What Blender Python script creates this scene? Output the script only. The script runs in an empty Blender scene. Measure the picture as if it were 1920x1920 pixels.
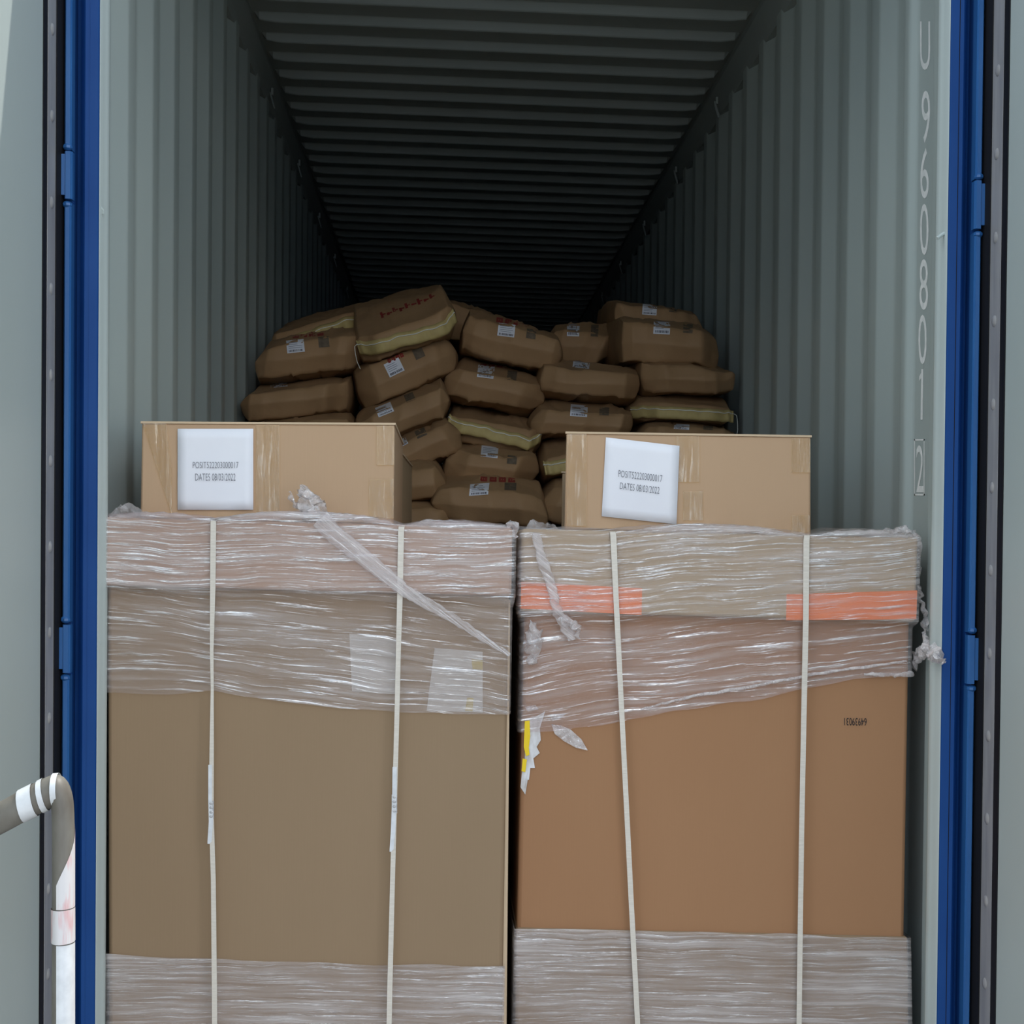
import bpy, bmesh, math, random
from mathutils import Vector, Matrix, noise
from mathutils.bvhtree import BVHTree
random.seed(7)
S = bpy.context.scene
C = S.collection

# ------------------------------------------------------------------ camera
F, PX, PY = 3150.86, 1030.91, 1098.92
YAW, PIT, ROL = 0.06015, -0.01847, 0.00984
CAM = Vector((-0.1431, -3.09487, 1.01939))
TILT = -0.01531                       # the container stands a little out of level
fw = Vector((math.sin(YAW)*math.cos(PIT), math.cos(YAW)*math.cos(PIT), math.sin(PIT)))
r0 = Vector((math.cos(YAW), -math.sin(YAW), 0))
u0 = r0.cross(fw)
rt = math.cos(ROL)*r0 + math.sin(ROL)*u0
up = -math.sin(ROL)*r0 + math.cos(ROL)*u0
cd = bpy.data.cameras.new('camera'); cam = bpy.data.objects.new('camera', cd); C.objects.link(cam)
cd.sensor_width = 36; cd.lens = F/1920*36
cd.shift_x = -(PX-960)/1920; cd.shift_y = (PY-960)/1920
cd.clip_start = 0.05; cd.clip_end = 300
cam.matrix_world = Matrix(((rt.x, up.x, -fw.x, CAM.x), (rt.y, up.y, -fw.y, CAM.y), (rt.z, up.z, -fw.z, CAM.z), (0, 0, 0, 1)))
S.camera = cam

# ------------------------------------------------------------------ light
S.view_settings.view_transform = 'Standard'; S.view_settings.look = 'None'
S.view_settings.exposure = 0.40; S.view_settings.gamma = 1.0; S.view_settings.use_curve_mapping = False
W = bpy.data.worlds.new('sky'); S.world = W; W.use_nodes = True
wn = W.node_tree.nodes; wl = W.node_tree.links; wn.clear()
tc = wn.new('ShaderNodeTexCoord'); nz = wn.new('ShaderNodeTexNoise'); nz.inputs['Scale'].default_value = 3.2; nz.inputs['Detail'].default_value = 5
cr = wn.new('ShaderNodeValToRGB')
cr.color_ramp.elements[0].position = 0.42; cr.color_ramp.elements[0].color = (0.42, 0.58, 0.80, 1)
cr.color_ramp.elements[1].position = 0.60; cr.color_ramp.elements[1].color = (1.55, 1.60, 1.65, 1)
bg = wn.new('ShaderNodeBackground'); bg.inputs['Strength'].default_value = 1.15
hi = cr.color_ramp.elements.new(0.70); hi.color = (4.5, 4.5, 4.5, 1)
wo = wn.new('ShaderNodeOutputWorld')
wl.new(tc.outputs['Generated'], nz.inputs['Vector']); wl.new(nz.outputs['Fac'], cr.inputs['Fac'])
wl.new(cr.outputs['Color'], bg.inputs['Color']); wl.new(bg.outputs['Background'], wo.inputs['Surface'])
sd = bpy.data.lights.new('sun', 'SUN'); sd.energy = 3.0; sd.angle = 0.01; sd.color = (1, 0.95, 0.88)
sun = bpy.data.objects.new('sun', sd); C.objects.link(sun)
SUN = Vector((0.42, 0.26, 0.87)).normalized()
sun.rotation_euler = SUN.to_track_quat('Z', 'Y').to_euler(); sun.location = (4, 3, 9)

# ------------------------------------------------------------------ helpers
def ray(px, py):
    return (fw*F + rt*(px-PX) + up*(PY-py))
def at(px, py, Y):
    d = ray(px, py); return CAM + d*((Y-CAM.y)/d.y)
def atx(px, py, X):
    d = ray(px, py); return CAM + d*((X-CAM.x)/d.x)

class MB:
    def __init__(s): s.v = []; s.f = []
    def add(s, vs, fs):
        n = len(s.v); s.v += [Vector(a) for a in vs]; s.f += [[i+n for i in q] for q in fs]; return s
    def box(s, x0, x1, y0, y1, z0, z1):
        return s.add([(x0,y0,z0),(x1,y0,z0),(x1,y1,z0),(x0,y1,z0),(x0,y0,z1),(x1,y0,z1),(x1,y1,z1),(x0,y1,z1)],
                     [(0,3,2,1),(4,5,6,7),(0,1,5,4),(1,2,6,5),(2,3,7,6),(3,0,4,7)])
    def hexa(s, q, back):                     # q: front TL, TR, BR, BL
        q = [Vector(a) for a in q]; b = [a+Vector(back) for a in q]
        return s.add(q+b, [(0,3,2,1),(4,5,6,7),(0,1,5,4),(1,2,6,5),(2,3,7,6),(3,0,4,7)])
    def prism(s, prof, z0, z1):               # vertical extrusion of a closed x,y outline
        n = len(prof)
        return s.add([(x,y,z0) for x,y in prof]+[(x,y,z1) for x,y in prof],
                     [(i,(i+1)%n,n+(i+1)%n,n+i) for i in range(n)]+[list(range(n))[::-1], list(range(n,2*n))])
    def grid(s, rows):
        n = len(rows[0]); vs = [p for r in rows for p in r]
        return s.add(vs, [(i*n+j, i*n+j+1, (i+1)*n+j+1, (i+1)*n+j) for i in range(len(rows)-1) for j in range(n-1)])
    def tube(s, pts, r, n=8, sx=1.0, caps=True):
        pts = [Vector(p) for p in pts]; rings = []
        rad = r if isinstance(r, (list, tuple)) else [r]*len(pts)
        ref = None
        for i, p in enumerate(pts):
            t = (pts[min(i+1, len(pts)-1)]-pts[max(i-1, 0)]).normalized()
            if ref is None:
                ref = Vector((0,1,0)) if abs(t.y) < 0.9 else Vector((1,0,0))
            a = (ref - t*ref.dot(t)).normalized(); b = t.cross(a); ref = a
            ring = []
            for k in range(n):
                o = (a*math.cos(2*math.pi*k/n)+b*math.sin(2*math.pi*k/n))*rad[i]
                o.x *= sx; ring.append(p+o)
            rings.append(ring)
        vs = [v for q in rings for v in q]
        fs = [(i*n+k, i*n+(k+1)%n, (i+1)*n+(k+1)%n, (i+1)*n+k) for i in range(len(pts)-1) for k in range(n)]
        if caps: fs += [list(range(n))[::-1], [(len(pts)-1)*n+k for k in range(n)]]
        return s.add(vs, fs)
    def dome(s, c, rx, ry, rz, n=8, m=5):
        vs = []; fs = []
        for i in range(m+1):
            th = math.pi*i/m
            for k in range(n):
                ph = 2*math.pi*k/n
                vs.append((c[0]+rx*math.sin(th)*math.cos(ph), c[1]+ry*math.sin(th)*math.sin(ph), c[2]+rz*math.cos(th)))
        for i in range(m):
            for k in range(n): fs.append((i*n+k, (i+1)*n+k, (i+1)*n+(k+1)%n, i*n+(k+1)%n))
        return s.add(vs, fs)
    def tilt(s):
        for v in s.v: v.z += TILT*v.x
        return s

def obj(name, mb, m, parent=None, smooth=False, bevel=0, segs=2, local=False, angle=40, origin=None):
    org = Vector((0,0,0))
    if parent is not None and not local:
        root = parent
        while root.parent: root = root.parent
        org = Vector(root['org']) if 'org' in root else root.location.copy()
    elif origin is not None: org = Vector(origin)
    me = bpy.data.meshes.new(name); me.from_pydata([tuple(v-org) for v in mb.v], [], mb.f); me.update()
    bm = bmesh.new(); bm.from_mesh(me); bmesh.ops.remove_doubles(bm, verts=bm.verts, dist=1e-6)
    bmesh.ops.recalc_face_normals(bm, faces=bm.faces); bm.to_mesh(me); bm.free()
    me.materials.append(m)
    if smooth:
        for p in me.polygons: p.use_smooth = True
        if angle < 180: me.set_sharp_from_angle(angle=math.radians(angle))
    o = bpy.data.objects.new(name, me); C.objects.link(o)
    if parent is not None: o.parent = parent
    elif origin is not None: o.location = org
    if bevel:
        b = o.modifiers.new('bevel', 'BEVEL'); b.width = bevel; b.segments = segs; b.limit_method = 'ANGLE'; b.angle_limit = math.radians(35)
        for p in me.polygons: p.use_smooth = True
        me.set_sharp_from_angle(angle=math.radians(60))
    return o
def thing(name, label, cat, loc=(0,0,0), rot=None, group=None):
    o = bpy.data.objects.new(name, None); C.objects.link(o); o.location = loc; o.empty_display_size = 0.1
    if rot is not None: o.rotation_euler = rot
    o['label'] = label; o['category'] = cat
    if group: o['group'] = group
    return o
def struct(name, mb, m, **k):
    o = obj(name, mb, m, **k); o['kind'] = 'structure'; return o

# ------------------------------------------------------------------ materials
def base(name, col, rough=0.6, spec=0.3, metal=0.0):
    m = bpy.data.materials.new(name); m.use_nodes = True
    b = m.node_tree.nodes['Principled BSDF']
    b.inputs['Base Color'].default_value = (*col, 1); b.inputs['Roughness'].default_value = rough
    b.inputs['Specular IOR Level'].default_value = spec; b.inputs['Metallic'].default_value = metal
    return m, m.node_tree.nodes, m.node_tree.links, b
def varied(name, col, col2, scale=(3,3,3), detail=4, rough=0.6, spec=0.3, bump=0.0, bscale=(40,40,40), lo=0.35, hi=0.65, dist=0.004):
    m, n, l, b = base(name, col, rough, spec)
    t = n.new('ShaderNodeTexCoord'); mp = n.new('ShaderNodeMapping'); mp.inputs['Scale'].default_value = scale
    z = n.new('ShaderNodeTexNoise'); z.inputs['Scale'].default_value = 1; z.inputs['Detail'].default_value = detail
    r = n.new('ShaderNodeValToRGB'); r.color_ramp.elements[0].position = lo; r.color_ramp.elements[1].position = hi
    r.color_ramp.elements[0].color = (*col, 1); r.color_ramp.elements[1].color = (*col2, 1)
    l.new(t.outputs['Object'], mp.inputs['Vector']); l.new(mp.outputs['Vector'], z.inputs['Vector']); l.new(z.outputs['Fac'], r.inputs['Fac'])
    l.new(r.outputs['Color'], b.inputs['Base Color'])
    if bump:
        mq = n.new('ShaderNodeMapping'); mq.inputs['Scale'].default_value = bscale
        zq = n.new('ShaderNodeTexNoise'); zq.inputs['Scale'].default_value = 1; zq.inputs['Detail'].default_value = 5
        bp = n.new('ShaderNodeBump'); bp.inputs['Strength'].default_value = bump; bp.inputs['Distance'].default_value = dist
        l.new(t.outputs['Object'], mq.inputs['Vector']); l.new(mq.outputs['Vector'], zq.inputs['Vector'])
        l.new(zq.outputs['Fac'], bp.inputs['Height']); l.new(bp.outputs['Normal'], b.inputs['Normal'])
    return m
M = {}
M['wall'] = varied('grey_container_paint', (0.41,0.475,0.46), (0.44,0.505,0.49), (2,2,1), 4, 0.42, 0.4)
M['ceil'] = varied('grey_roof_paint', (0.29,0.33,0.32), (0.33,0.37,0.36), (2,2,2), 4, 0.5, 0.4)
M['lip'] = varied('grey_post_paint', (0.46,0.53,0.52), (0.49,0.56,0.545), (8,8,2), 4, 0.4, 0.4)
M['stencil'] = varied('faded_white_stencil', (0.95,0.96,0.94), (0.80,0.83,0.81), (60,60,60), 4, 0.5)
M['blue'] = varied('blue_container_paint', (0.009,0.058,0.225), (0.012,0.068,0.25), (9,9,5), 5, 0.45, 0.22, 0.15, (300,300,300), dist=0.0006)
M['bluebar'] = varied('blue_paint_lit', (0.022,0.105,0.30), (0.032,0.13,0.34), (30,30,4), 5, 0.3, 0.5, 0.15, (200,200,200), dist=0.0006)  # the posts' blue, made lighter where the bars catch the sky
M['rubber'] = base('black_rubber', (0.008,0.008,0.01), 0.6, 0.2)[0]
M['steel'] = varied('dull_steel', (0.34,0.34,0.34), (0.26,0.26,0.27), (40,40,6), 4, 0.35, 0.5)
M['wood'] = varied('worn_plywood', (0.16,0.10,0.06), (0.22,0.14,0.09), (20,1,20), 5, 0.7)
M['ground'] = varied('pale_concrete', (0.22,0.21,0.20), (0.17,0.165,0.155), (0.8,0.8,0.8), 6, 0.9, 0.1)
def cardboard(name, a, b):
    m = varied(name, a, b, (2.2,2.2,1.1), 5, 0.78, 0.18, 0.25, (260,260,9), 0.3, 0.7, 0.0006)
    return m
M['card_left'] = cardboard('drab_cardboard', (0.290,0.200,0.122), (0.315,0.220,0.136))
M['card_right'] = cardboard('red_brown_cardboard', (0.350,0.185,0.095), (0.375,0.205,0.107))
M['card_lid'] = cardboard('pinkish_cardboard_lid', (0.42,0.285,0.20), (0.46,0.315,0.225))
M['card_lid2'] = cardboard('tan_cardboard_lid', (0.42,0.305,0.190), (0.45,0.33,0.21))
M['card_small'] = cardboard('light_cardboard', (0.49,0.33,0.205), (0.52,0.355,0.225))
M['edge'] = cardboard('cut_cardboard_edge', (0.58,0.44,0.29), (0.63,0.49,0.34))
M['paper'] = varied('white_printed_sheet', (0.80,0.81,0.86), (0.84,0.85,0.89), (6,6,6), 3, 0.5, 0.3)
M['sticker'] = varied('white_sack_sticker', (0.74,0.76,0.82), (0.66,0.69,0.76), (30,30,30), 2, 0.4, 0.4)
M['ink'] = base('dark_grey_ink', (0.10,0.10,0.125), 0.6)[0]
M['black_ink'] = base('black_ink', (0.018,0.016,0.018), 0.6)[0]
M['pale_ink'] = base('pale_grey_ink', (0.30,0.32,0.38), 0.6)[0]
M['red_ink'] = varied('dull_red_ink', (0.30,0.028,0.025), (0.24,0.03,0.025), (50,50,50), 3, 0.6)
M['patch_ink'] = varied('dark_printed_patch', (0.10,0.078,0.055), (0.15,0.115,0.08), (60,60,60), 2, 0.7)
M['kraft'] = varied('brown_kraft_paper', (0.315,0.19,0.095), (0.365,0.225,0.115), (7,7,7), 5, 0.62, 0.3, 0.5, (22,30,30), 0.3, 0.7, 0.006)
def crumple_bump(m):
    n = m.node_tree.nodes; l = m.node_tree.links; b = n['Principled BSDF']
    t = n.new('ShaderNodeTexCoord'); mp = n.new('ShaderNodeMapping'); mp.inputs['Scale'].default_value = (9, 7, 12)
    z = n.new('ShaderNodeTexNoise'); z.noise_type = 'RIDGED_MULTIFRACTAL'; z.inputs['Scale'].default_value = 1; z.inputs['Detail'].default_value = 3
    bp = n.new('ShaderNodeBump'); bp.inputs['Strength'].default_value = 1.0; bp.inputs['Distance'].default_value = 0.012
    old = b.inputs['Normal'].links[0].from_socket
    l.new(t.outputs['Object'], mp.inputs['Vector']); l.new(mp.outputs['Vector'], z.inputs['Vector']); l.new(z.outputs['Fac'], bp.inputs['Height'])
    l.new(old, bp.inputs['Normal']); l.new(bp.outputs['Normal'], b.inputs['Normal'])
crumple_bump(M['kraft'])
M['yellow_tape'] = varied('pale_yellow_crepe_tape', (0.50,0.40,0.17), (0.44,0.34,0.14), (30,30,30), 3, 0.6, 0.3, 0.3, (90,90,90), dist=0.002)
M['thread'] = base('white_sewing_thread', (0.72,0.72,0.66), 0.7)[0]
M['strap'] = varied('white_plastic_strap', (0.70,0.65,0.57), (0.64,0.59,0.51), (40,40,260), 2, 0.4, 0.5, 0.6, (20,20,420), dist=0.0008)
M['seal'] = varied('crimped_metal_seal', (0.62,0.62,0.62), (0.42,0.42,0.43), (160,160,160), 2, 0.25, 0.8)
M['orange'] = varied('orange_tape', (0.80,0.185,0.045), (0.86,0.22,0.06), (12,12,12), 3, 0.45, 0.3)
M['faded'] = varied('greyed_label', (0.50,0.46,0.42), (0.44,0.40,0.36), (14,14,14), 3, 0.6)
M['yellow'] = base('yellow_label', (0.86,0.62,0.02), 0.5)[0]
M['torn'] = varied('torn_white_film', (0.74,0.74,0.76), (0.50,0.47,0.44), (60,60,30), 5, 0.35, 0.5)
M['rail'] = varied('shade_grey_pipe', (0.20,0.19,0.165), (0.13,0.115,0.095), (25,25,12), 5, 0.5, 0.4)  # grey of the pipe's shaded side, put into its base colour
M['wtape'] = varied('white_reflective_tape_and_lit_side', (0.74,0.76,0.78), (0.64,0.66,0.68), (60,60,60), 4, 0.35, 0.5)
M['ptape'] = varied('pink_stained_tape_and_lit_side', (0.68,0.66,0.66), (0.66,0.30,0.30), (80,80,14), 4, 0.4, 0.4, lo=0.5, hi=0.72)

def film(name, haze_lo, haze_hi, veil, gloss, tint, ang, stretch=(2.2,2.2,95.0), rough=0.16, bump=0.9, warp=0.02, gw=(0.54,0.66)):
    m = bpy.data.materials.new(name); m.use_nodes = True; n = m.node_tree.nodes; l = m.node_tree.links; n.clear()
    out = n.new('ShaderNodeOutputMaterial'); t = n.new('ShaderNodeTexCoord')
    rot = n.new('ShaderNodeMapping'); rot.inputs['Rotation'].default_value = (0, ang, 0)
    wz = n.new('ShaderNodeTexNoise'); wz.inputs['Scale'].default_value = 5; wz.inputs['Detail'].default_value = 2
    wsub = n.new('ShaderNodeVectorMath'); wsub.operation = 'SUBTRACT'; wsub.inputs[1].default_value = (0.5,0.5,0.5)
    wsc = n.new('ShaderNodeVectorMath'); wsc.operation = 'SCALE'; wsc.inputs['Scale'].default_value = warp
    wad = n.new('ShaderNodeVectorMath'); wad.operation = 'ADD'
    l.new(t.outputs['Object'], wz.inputs['Vector']); l.new(wz.outputs['Color'], wsub.inputs[0]); l.new(wsub.outputs[0], wsc.inputs[0])
    l.new(t.outputs['Object'], wad.inputs[0]); l.new(wsc.outputs[0], wad.inputs[1]); l.new(wad.outputs[0], rot.inputs['Vector'])
    def streak(sc, detail, off):
        mp = n.new('ShaderNodeMapping'); mp.inputs['Scale'].default_value = sc; mp.inputs['Location'].default_value = (off, 0, off)
        z = n.new('ShaderNodeTexNoise'); z.inputs['Scale'].default_value = 1; z.inputs['Detail'].default_value = detail; z.inputs['Roughness'].default_value = 0.62
        l.new(rot.outputs['Vector'], mp.inputs['Vector']); l.new(mp.outputs['Vector'], z.inputs['Vector']); return z.outputs['Fac']
    def ramp(s, a, b, va=0, vb=1):
        r = n.new('ShaderNodeMapRange'); r.inputs['From Min'].default_value = a; r.inputs['From Max'].default_value = b
        r.inputs['To Min'].default_value = va; r.inputs['To Max'].default_value = vb; l.new(s, r.inputs['Value']); return r.outputs['Result']
    s1 = streak(stretch, 5, 1.7); s2 = streak((stretch[0]*3, stretch[1]*3, stretch[2]*2.4), 4, 4.1); s3 = streak((3,3,7), 3, 8.3)
    bp = n.new('ShaderNodeBump'); bp.inputs['Strength'].default_value = bump; bp.inputs['Distance'].default_value = 0.012; l.new(s1, bp.inputs['Height'])
    bq = n.new('ShaderNodeBump'); bq.inputs['Strength'].default_value = bump*0.7; bq.inputs['Distance'].default_value = 0.004
    l.new(s2, bq.inputs['Height']); l.new(bp.outputs['Normal'], bq.inputs['Normal'])
    tr = n.new('ShaderNodeBsdfTransparent'); tr.inputs['Color'].default_value = (*tint, 1)
    df = n.new('ShaderNodeBsdfDiffuse'); df.inputs['Color'].default_value = (0.80,0.75,0.73,1)
    gl = n.new('ShaderNodeBsdfGlossy'); gl.inputs['Roughness'].default_value = rough; gl.inputs['Color'].default_value = (1,1,1,1)
    l.new(bq.outputs['Normal'], gl.inputs['Normal'])
    mul = n.new('ShaderNodeMath'); mul.operation = 'MULTIPLY'
    l.new(ramp(s1, haze_lo, haze_hi), mul.inputs[0]); l.new(ramp(s3, 0.36, 0.64, 0.20, 1.0), mul.inputs[1])
    fac = n.new('ShaderNodeMath'); fac.operation = 'MULTIPLY_ADD'; fac.inputs[1].default_value = veil; fac.inputs[2].default_value = 0.10
    l.new(mul.outputs[0], fac.inputs[0])
    m1 = n.new('ShaderNodeMixShader'); l.new(fac.outputs[0], m1.inputs[0]); l.new(tr.outputs[0], m1.inputs[1]); l.new(df.outputs[0], m1.inputs[2])
    g = ramp(s2, gw[0], gw[1], 0.04, gloss)
    gm = n.new('ShaderNodeMath'); gm.operation = 'MULTIPLY'; l.new(g, gm.inputs[0]); l.new(ramp(s3, 0.36, 0.60, 0.45, 1.0), gm.inputs[1]); g = gm.outputs[0]
    m2 = n.new('ShaderNodeMixShader'); l.new(g, m2.inputs[0]); l.new(m1.outputs[0], m2.inputs[1]); l.new(gl.outputs[0], m2.inputs[2])
    l.new(m2.outputs[0], out.inputs['Surface']); return m
M['film_left'] = film('clear_stretch_film', 0.40, 0.68, 0.50, 0.90, (0.96,0.92,0.92), -0.01, (3.2,3.2,120.0), gw=(0.52,0.64), warp=0.03)
M['film_left_loose'] = film('clear_stretch_film_loose', 0.44, 0.72, 0.38, 0.85, (0.92,0.89,0.88), -0.10, (2.2,2.2,70.0), warp=0.035, gw=(0.54,0.68))
M['film_right_loose'] = film('clear_stretch_film_loose_slanted', 0.44, 0.72, 0.36, 0.85, (0.92,0.87,0.87), 0.12, (2.2,2.2,70.0), warp=0.03, gw=(0.54,0.68))
M['film_right'] = film('clear_stretch_film_slanted', 0.42, 0.68, 0.50, 0.90, (0.95,0.94,0.93), 0.06, (3.0,3.0,110.0), gw=(0.53,0.65), warp=0.03)
M['film_low'] = film('clear_stretch_film_base', 0.36, 0.64, 0.55, 0.6, (0.92,0.90,0.92), -0.02, (2.4,2.4,110.0), gw=(0.52,0.66))
M['film_rope'] = film('bunched_stretch_film', 0.30, 0.60, 0.72, 0.5, (0.95,0.95,0.96), 0.6, (60,60,60), 0.15, 0.6)
M['film_ribbon'] = film('drawn_stretch_film', 0.34, 0.66, 0.62, 0.35, (0.97,0.96,0.97), -0.66, (4,4,150), 0.25, 0.6, warp=0.006)
M['tape'] = film('clear_packing_tape', 0.42, 0.72, 0.10, 0.16, (0.93,0.86,0.66), 1.57, (4,4,50), 0.18, 0.3)

# ------------------------------------------------------------------ text
def text_mb(txt, quad, n=1, w=1.0):
    """glyph outlines of txt laid on the quad TL, TR, BR, BL"""
    cu = bpy.data.curves.new('glyphs', 'FONT'); cu.body = txt; cu.resolution_u = 4
    if w != 1.0: cu.offset = w
    to = bpy.data.objects.new('glyphs', cu); C.objects.link(to)
    dg = bpy.context.evaluated_depsgraph_get(); me = bpy.data.meshes.new_from_object(to.evaluated_get(dg))
    xs = [v.co.x for v in me.vertices]; ys = [v.co.y for v in me.vertices]
    x0, x1, y0, y1 = min(xs), max(xs), min(ys), max(ys)
    TL, TR, BR, BL = [Vector(q) for q in quad]
    mb = MB(); vs = []
    for v in me.vertices:
        a = (v.co.x-x0)/(x1-x0); b = (v.co.y-y0)/(y1-y0)
        vs.append(BL.lerp(BR, a).lerp(TL.lerp(TR, a), b))
    mb.add(vs, [list(p.vertices) for p in me.polygons])
    bpy.data.objects.remove(to); bpy.data.curves.remove(cu); bpy.data.meshes.remove(me)
    return mb
def quad_mb(quad, n=1, thick=0.0006):
    mb = MB(); mb.hexa(quad, (0, thick, 0)); return mb
def pq(Y, x0, y0, x1, y1, x2, y2, x3, y3):
    return [at(x0,y0,Y), at(x1,y1,Y), at(x2,y2,Y), at(x3,y3,Y)]

# ================================================================== SETTING
LEN = 12.03; HC = 2.69; WX = 0.787
struct('ground', MB().box(-30,30,-30,40,-1.40,-1.30), M['ground'])
mb = MB(); mb.box(-0.80,0.80,-0.04,LEN,-0.16,0.0)
struct('floor', mb.tilt(), M['wood'])
def wall_profile(start, side):
    """inner flat, slope out, outer flat, slope in, from the door to the front end"""
    p = [(WX, 0.02)]; y = start; d = 0.024
    first = True
    while y < LEN-0.3:
        p += [(WX, y), (WX+d, y+0.068), (WX+d, y+0.138), (WX, y+0.206)]; y += 0.278
    p.append((WX, LEN)); return [(side*x, yy) for x, yy in p]
LW = wall_profile(0.382-0.278, -1)
RW = wall_profile(0.347, 1)
RW = [(WX, 0.02), (WX, 0.135), (WX+0.014, 0.155), (WX+0.014, 0.285), (WX, 0.31)] + RW[1:]
for name, prof in (('wall_left', LW), ('wall_right', RW)):
    rows = [[Vector((x,y,z)) for x,y in prof] for z in (-0.1, 2.58, 2.60)]
    sg = 1 if name == 'wall_right' else -1
    rows[2] = [Vector((sg*WX, y, 2.62)) for x, y in prof]
    mb = MB().grid(rows)
    o = struct(name, mb.tilt(), M['wall'])
    b = o.modifiers.new('round', 'BEVEL'); b.width = 0.008; b.segments = 3; b.limit_method = 'ANGLE'; b.angle_limit = math.radians(10)
    for p in o.data.polygons: p.use_smooth = True
    if name == 'wall_right': wall_r = o
# ceiling: flat sheet with stamped cross ribs
xs = [-0.80,-0.775,-0.762,-0.748,-0.70]+[-0.6+0.15*i for i in range(9)]+[0.70,0.748,0.762,0.775,0.80]
taper = [0,0,0,0.75,1]+[1]*9+[1,0.75,0,0,0]
pr = [(-0.034,0),(-0.031,0.003),(-0.021,0.024),(-0.017,0.027),(-0.010,0.0275),(0.006,0.020),(0.026,0.006),(0.044,0)]
rows = [[Vector((x,-0.02,HC)) for x in xs]]
k = -12
while 2.641+0.209*k < LEN-0.1:
    yc = 2.641+0.209*k + 0.02; k += 1
    if yc < 0.06: continue
    for dy, dz in pr:
        rows.append([Vector((x, yc+dy, HC-dz*t)) for x, t in zip(xs, taper)])
rows.append([Vector((x,LEN,HC)) for x in xs])
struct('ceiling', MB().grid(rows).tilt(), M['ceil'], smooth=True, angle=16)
struct('wall_back', MB().box(-0.82,0.82,LEN,LEN+0.04,-0.1,HC+0.05).tilt(), M['wall'])
def ring_mb(x, y, z, R=0.022, r=0.003, sx=0.5):
    mb = MB(); mb.tube([(x+R*0.35*math.sin(a), y+R*0.5*math.cos(a)*0.7, z-R*math.sin(a)*1.2) for a in [2*math.pi*i/14 for i in range(15)]], r, 6, caps=False)
    mb.box(x-0.004, x+0.004, y-0.008, y+0.008, z+R*0.8, z+R*1.9)
    return mb
for sg, nm in ((-1,'trim_1'), (1,'trim_2')):
    mb = MB()
    prof = [(0.800,2.575),(0.792,2.575),(0.784,2.60),(0.770,2.668),(0.770,2.70),(0.830,2.70),(0.830,2.575)]
    n = len(prof)
    mb.add([(sg*x,-0.02,z) for x,z in prof]+[(sg*x,LEN,z) for x,z in prof], [(i,(i+1)%n,n+(i+1)%n,n+i) for i in range(n)]+[list(range(n)),list(range(n,2*n))])
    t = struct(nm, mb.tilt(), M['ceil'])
    for y in ((2.85,3.92,5.0,6.1,7.2) if sg < 0 else (2.73,3.78,4.9,6.0,7.1)):
        obj('lashing_ring', ring_mb(sg*0.772, y, 2.585).tilt(), M['ceil'], t, smooth=True)
# door header and roof skin edge, out of view, built to block light
struct('trim_3', MB().box(-0.86,0.86,-0.03,0.06,2.60,2.90).tilt(), M['blue'], bevel=0.006)
# corner posts
for sg, nm in ((-1,'trim_4'), (1,'trim_5')):
    pr = [(0.780,0.004),(0.783,0.0),(0.8055,0.0),(0.8085,0.003),(0.8165,0.016),(0.8175,0.034),(0.8265,0.036),(0.8275,0.012),(0.850,0.012),(0.880,0.05),(0.880,0.14),(0.800,0.14),(0.800,0.10),(0.781,0.06)]
    t = struct(nm, MB().prism([(sg*x,y) for x,y in pr], -0.16, 2.90).tilt(), M['blue'])
    lip = [(0.7803,0.0015),(0.7785,0.004),(0.7785,0.028),(0.7745,0.036),(0.772,0.048),(0.7735,0.060),(0.779,0.068),(0.784,0.074),(0.800,0.082),(0.800,0.05),(0.7815,0.03)]
    obj('inner_flange', MB().prism([(sg*x,y) for x,y in lip], -0.1, 2.62).tilt(), M['lip'], t, smooth=True, angle=50)
    obj('seam_line', MB().box(sg*0.7975-0.0006, sg*0.7975+0.0006, -0.0006, 0.001, -0.1, 2.7).tilt(), M['rubber'] if sg > 0 else M['blue'], t)
    # hinge bar, cut at the hinges
    if sg < 0: cuts = [(76+209, 76+300),(1170,1262)]; xin, xout = 140.0, 118.5
    else: cuts = [(340,432),(1190,1283)]; xin, xout = None, None
    zc = [(at(140 if sg < 0 else 1835, b, -0.01).z - TILT*sg*0.84, at(140 if sg < 0 else 1835, a, -0.01).z - TILT*sg*0.84) for a, b in cuts]
    edges = [2.90, zc[0][1], zc[0][0], zc[1][1], zc[1][0], -0.16]
    mb = MB()
    for a, b in ((0,1),(2,3),(4,5)):
        mb.prism([(sg*0.8265,-0.012),(sg*0.829,-0.017),(sg*0.8365,-0.017),(sg*0.8395,-0.012),(sg*0.8395,0.012),(sg*0.8265,0.012)], edges[b]+0.004, edges[a]-0.004)
    obj('hinge_bar', mb.tilt(), M['bluebar'], t)
    for a, b in ((1,2),(3,4)):
        mb = MB().prism([(sg*0.824,-0.016),(sg*0.827,-0.022),(sg*0.8355,-0.022),(sg*0.8385,-0.016),(sg*0.8385,0.0),(sg*0.824,0.0)], edges[b]+0.001, edges[a]-0.001)
        mb.box(min(sg*0.8355,sg*0.8465), max(sg*0.8355,sg*0.8465), -0.020, 0.0, edges[b]+0.008, edges[a]-0.006)
        h = obj('hinge', mb.tilt(), M['bluebar'], t)
        w = MB()
        for e, s_ in ((edges[a], 1), (edges[b], -1)):
            w.dome((sg*0.834, -0.012, e+s_*0.008), 0.009, 0.009, 0.007)
        obj('hinge_pin', w.tilt(), M['bluebar'], h, smooth=True)
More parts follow.
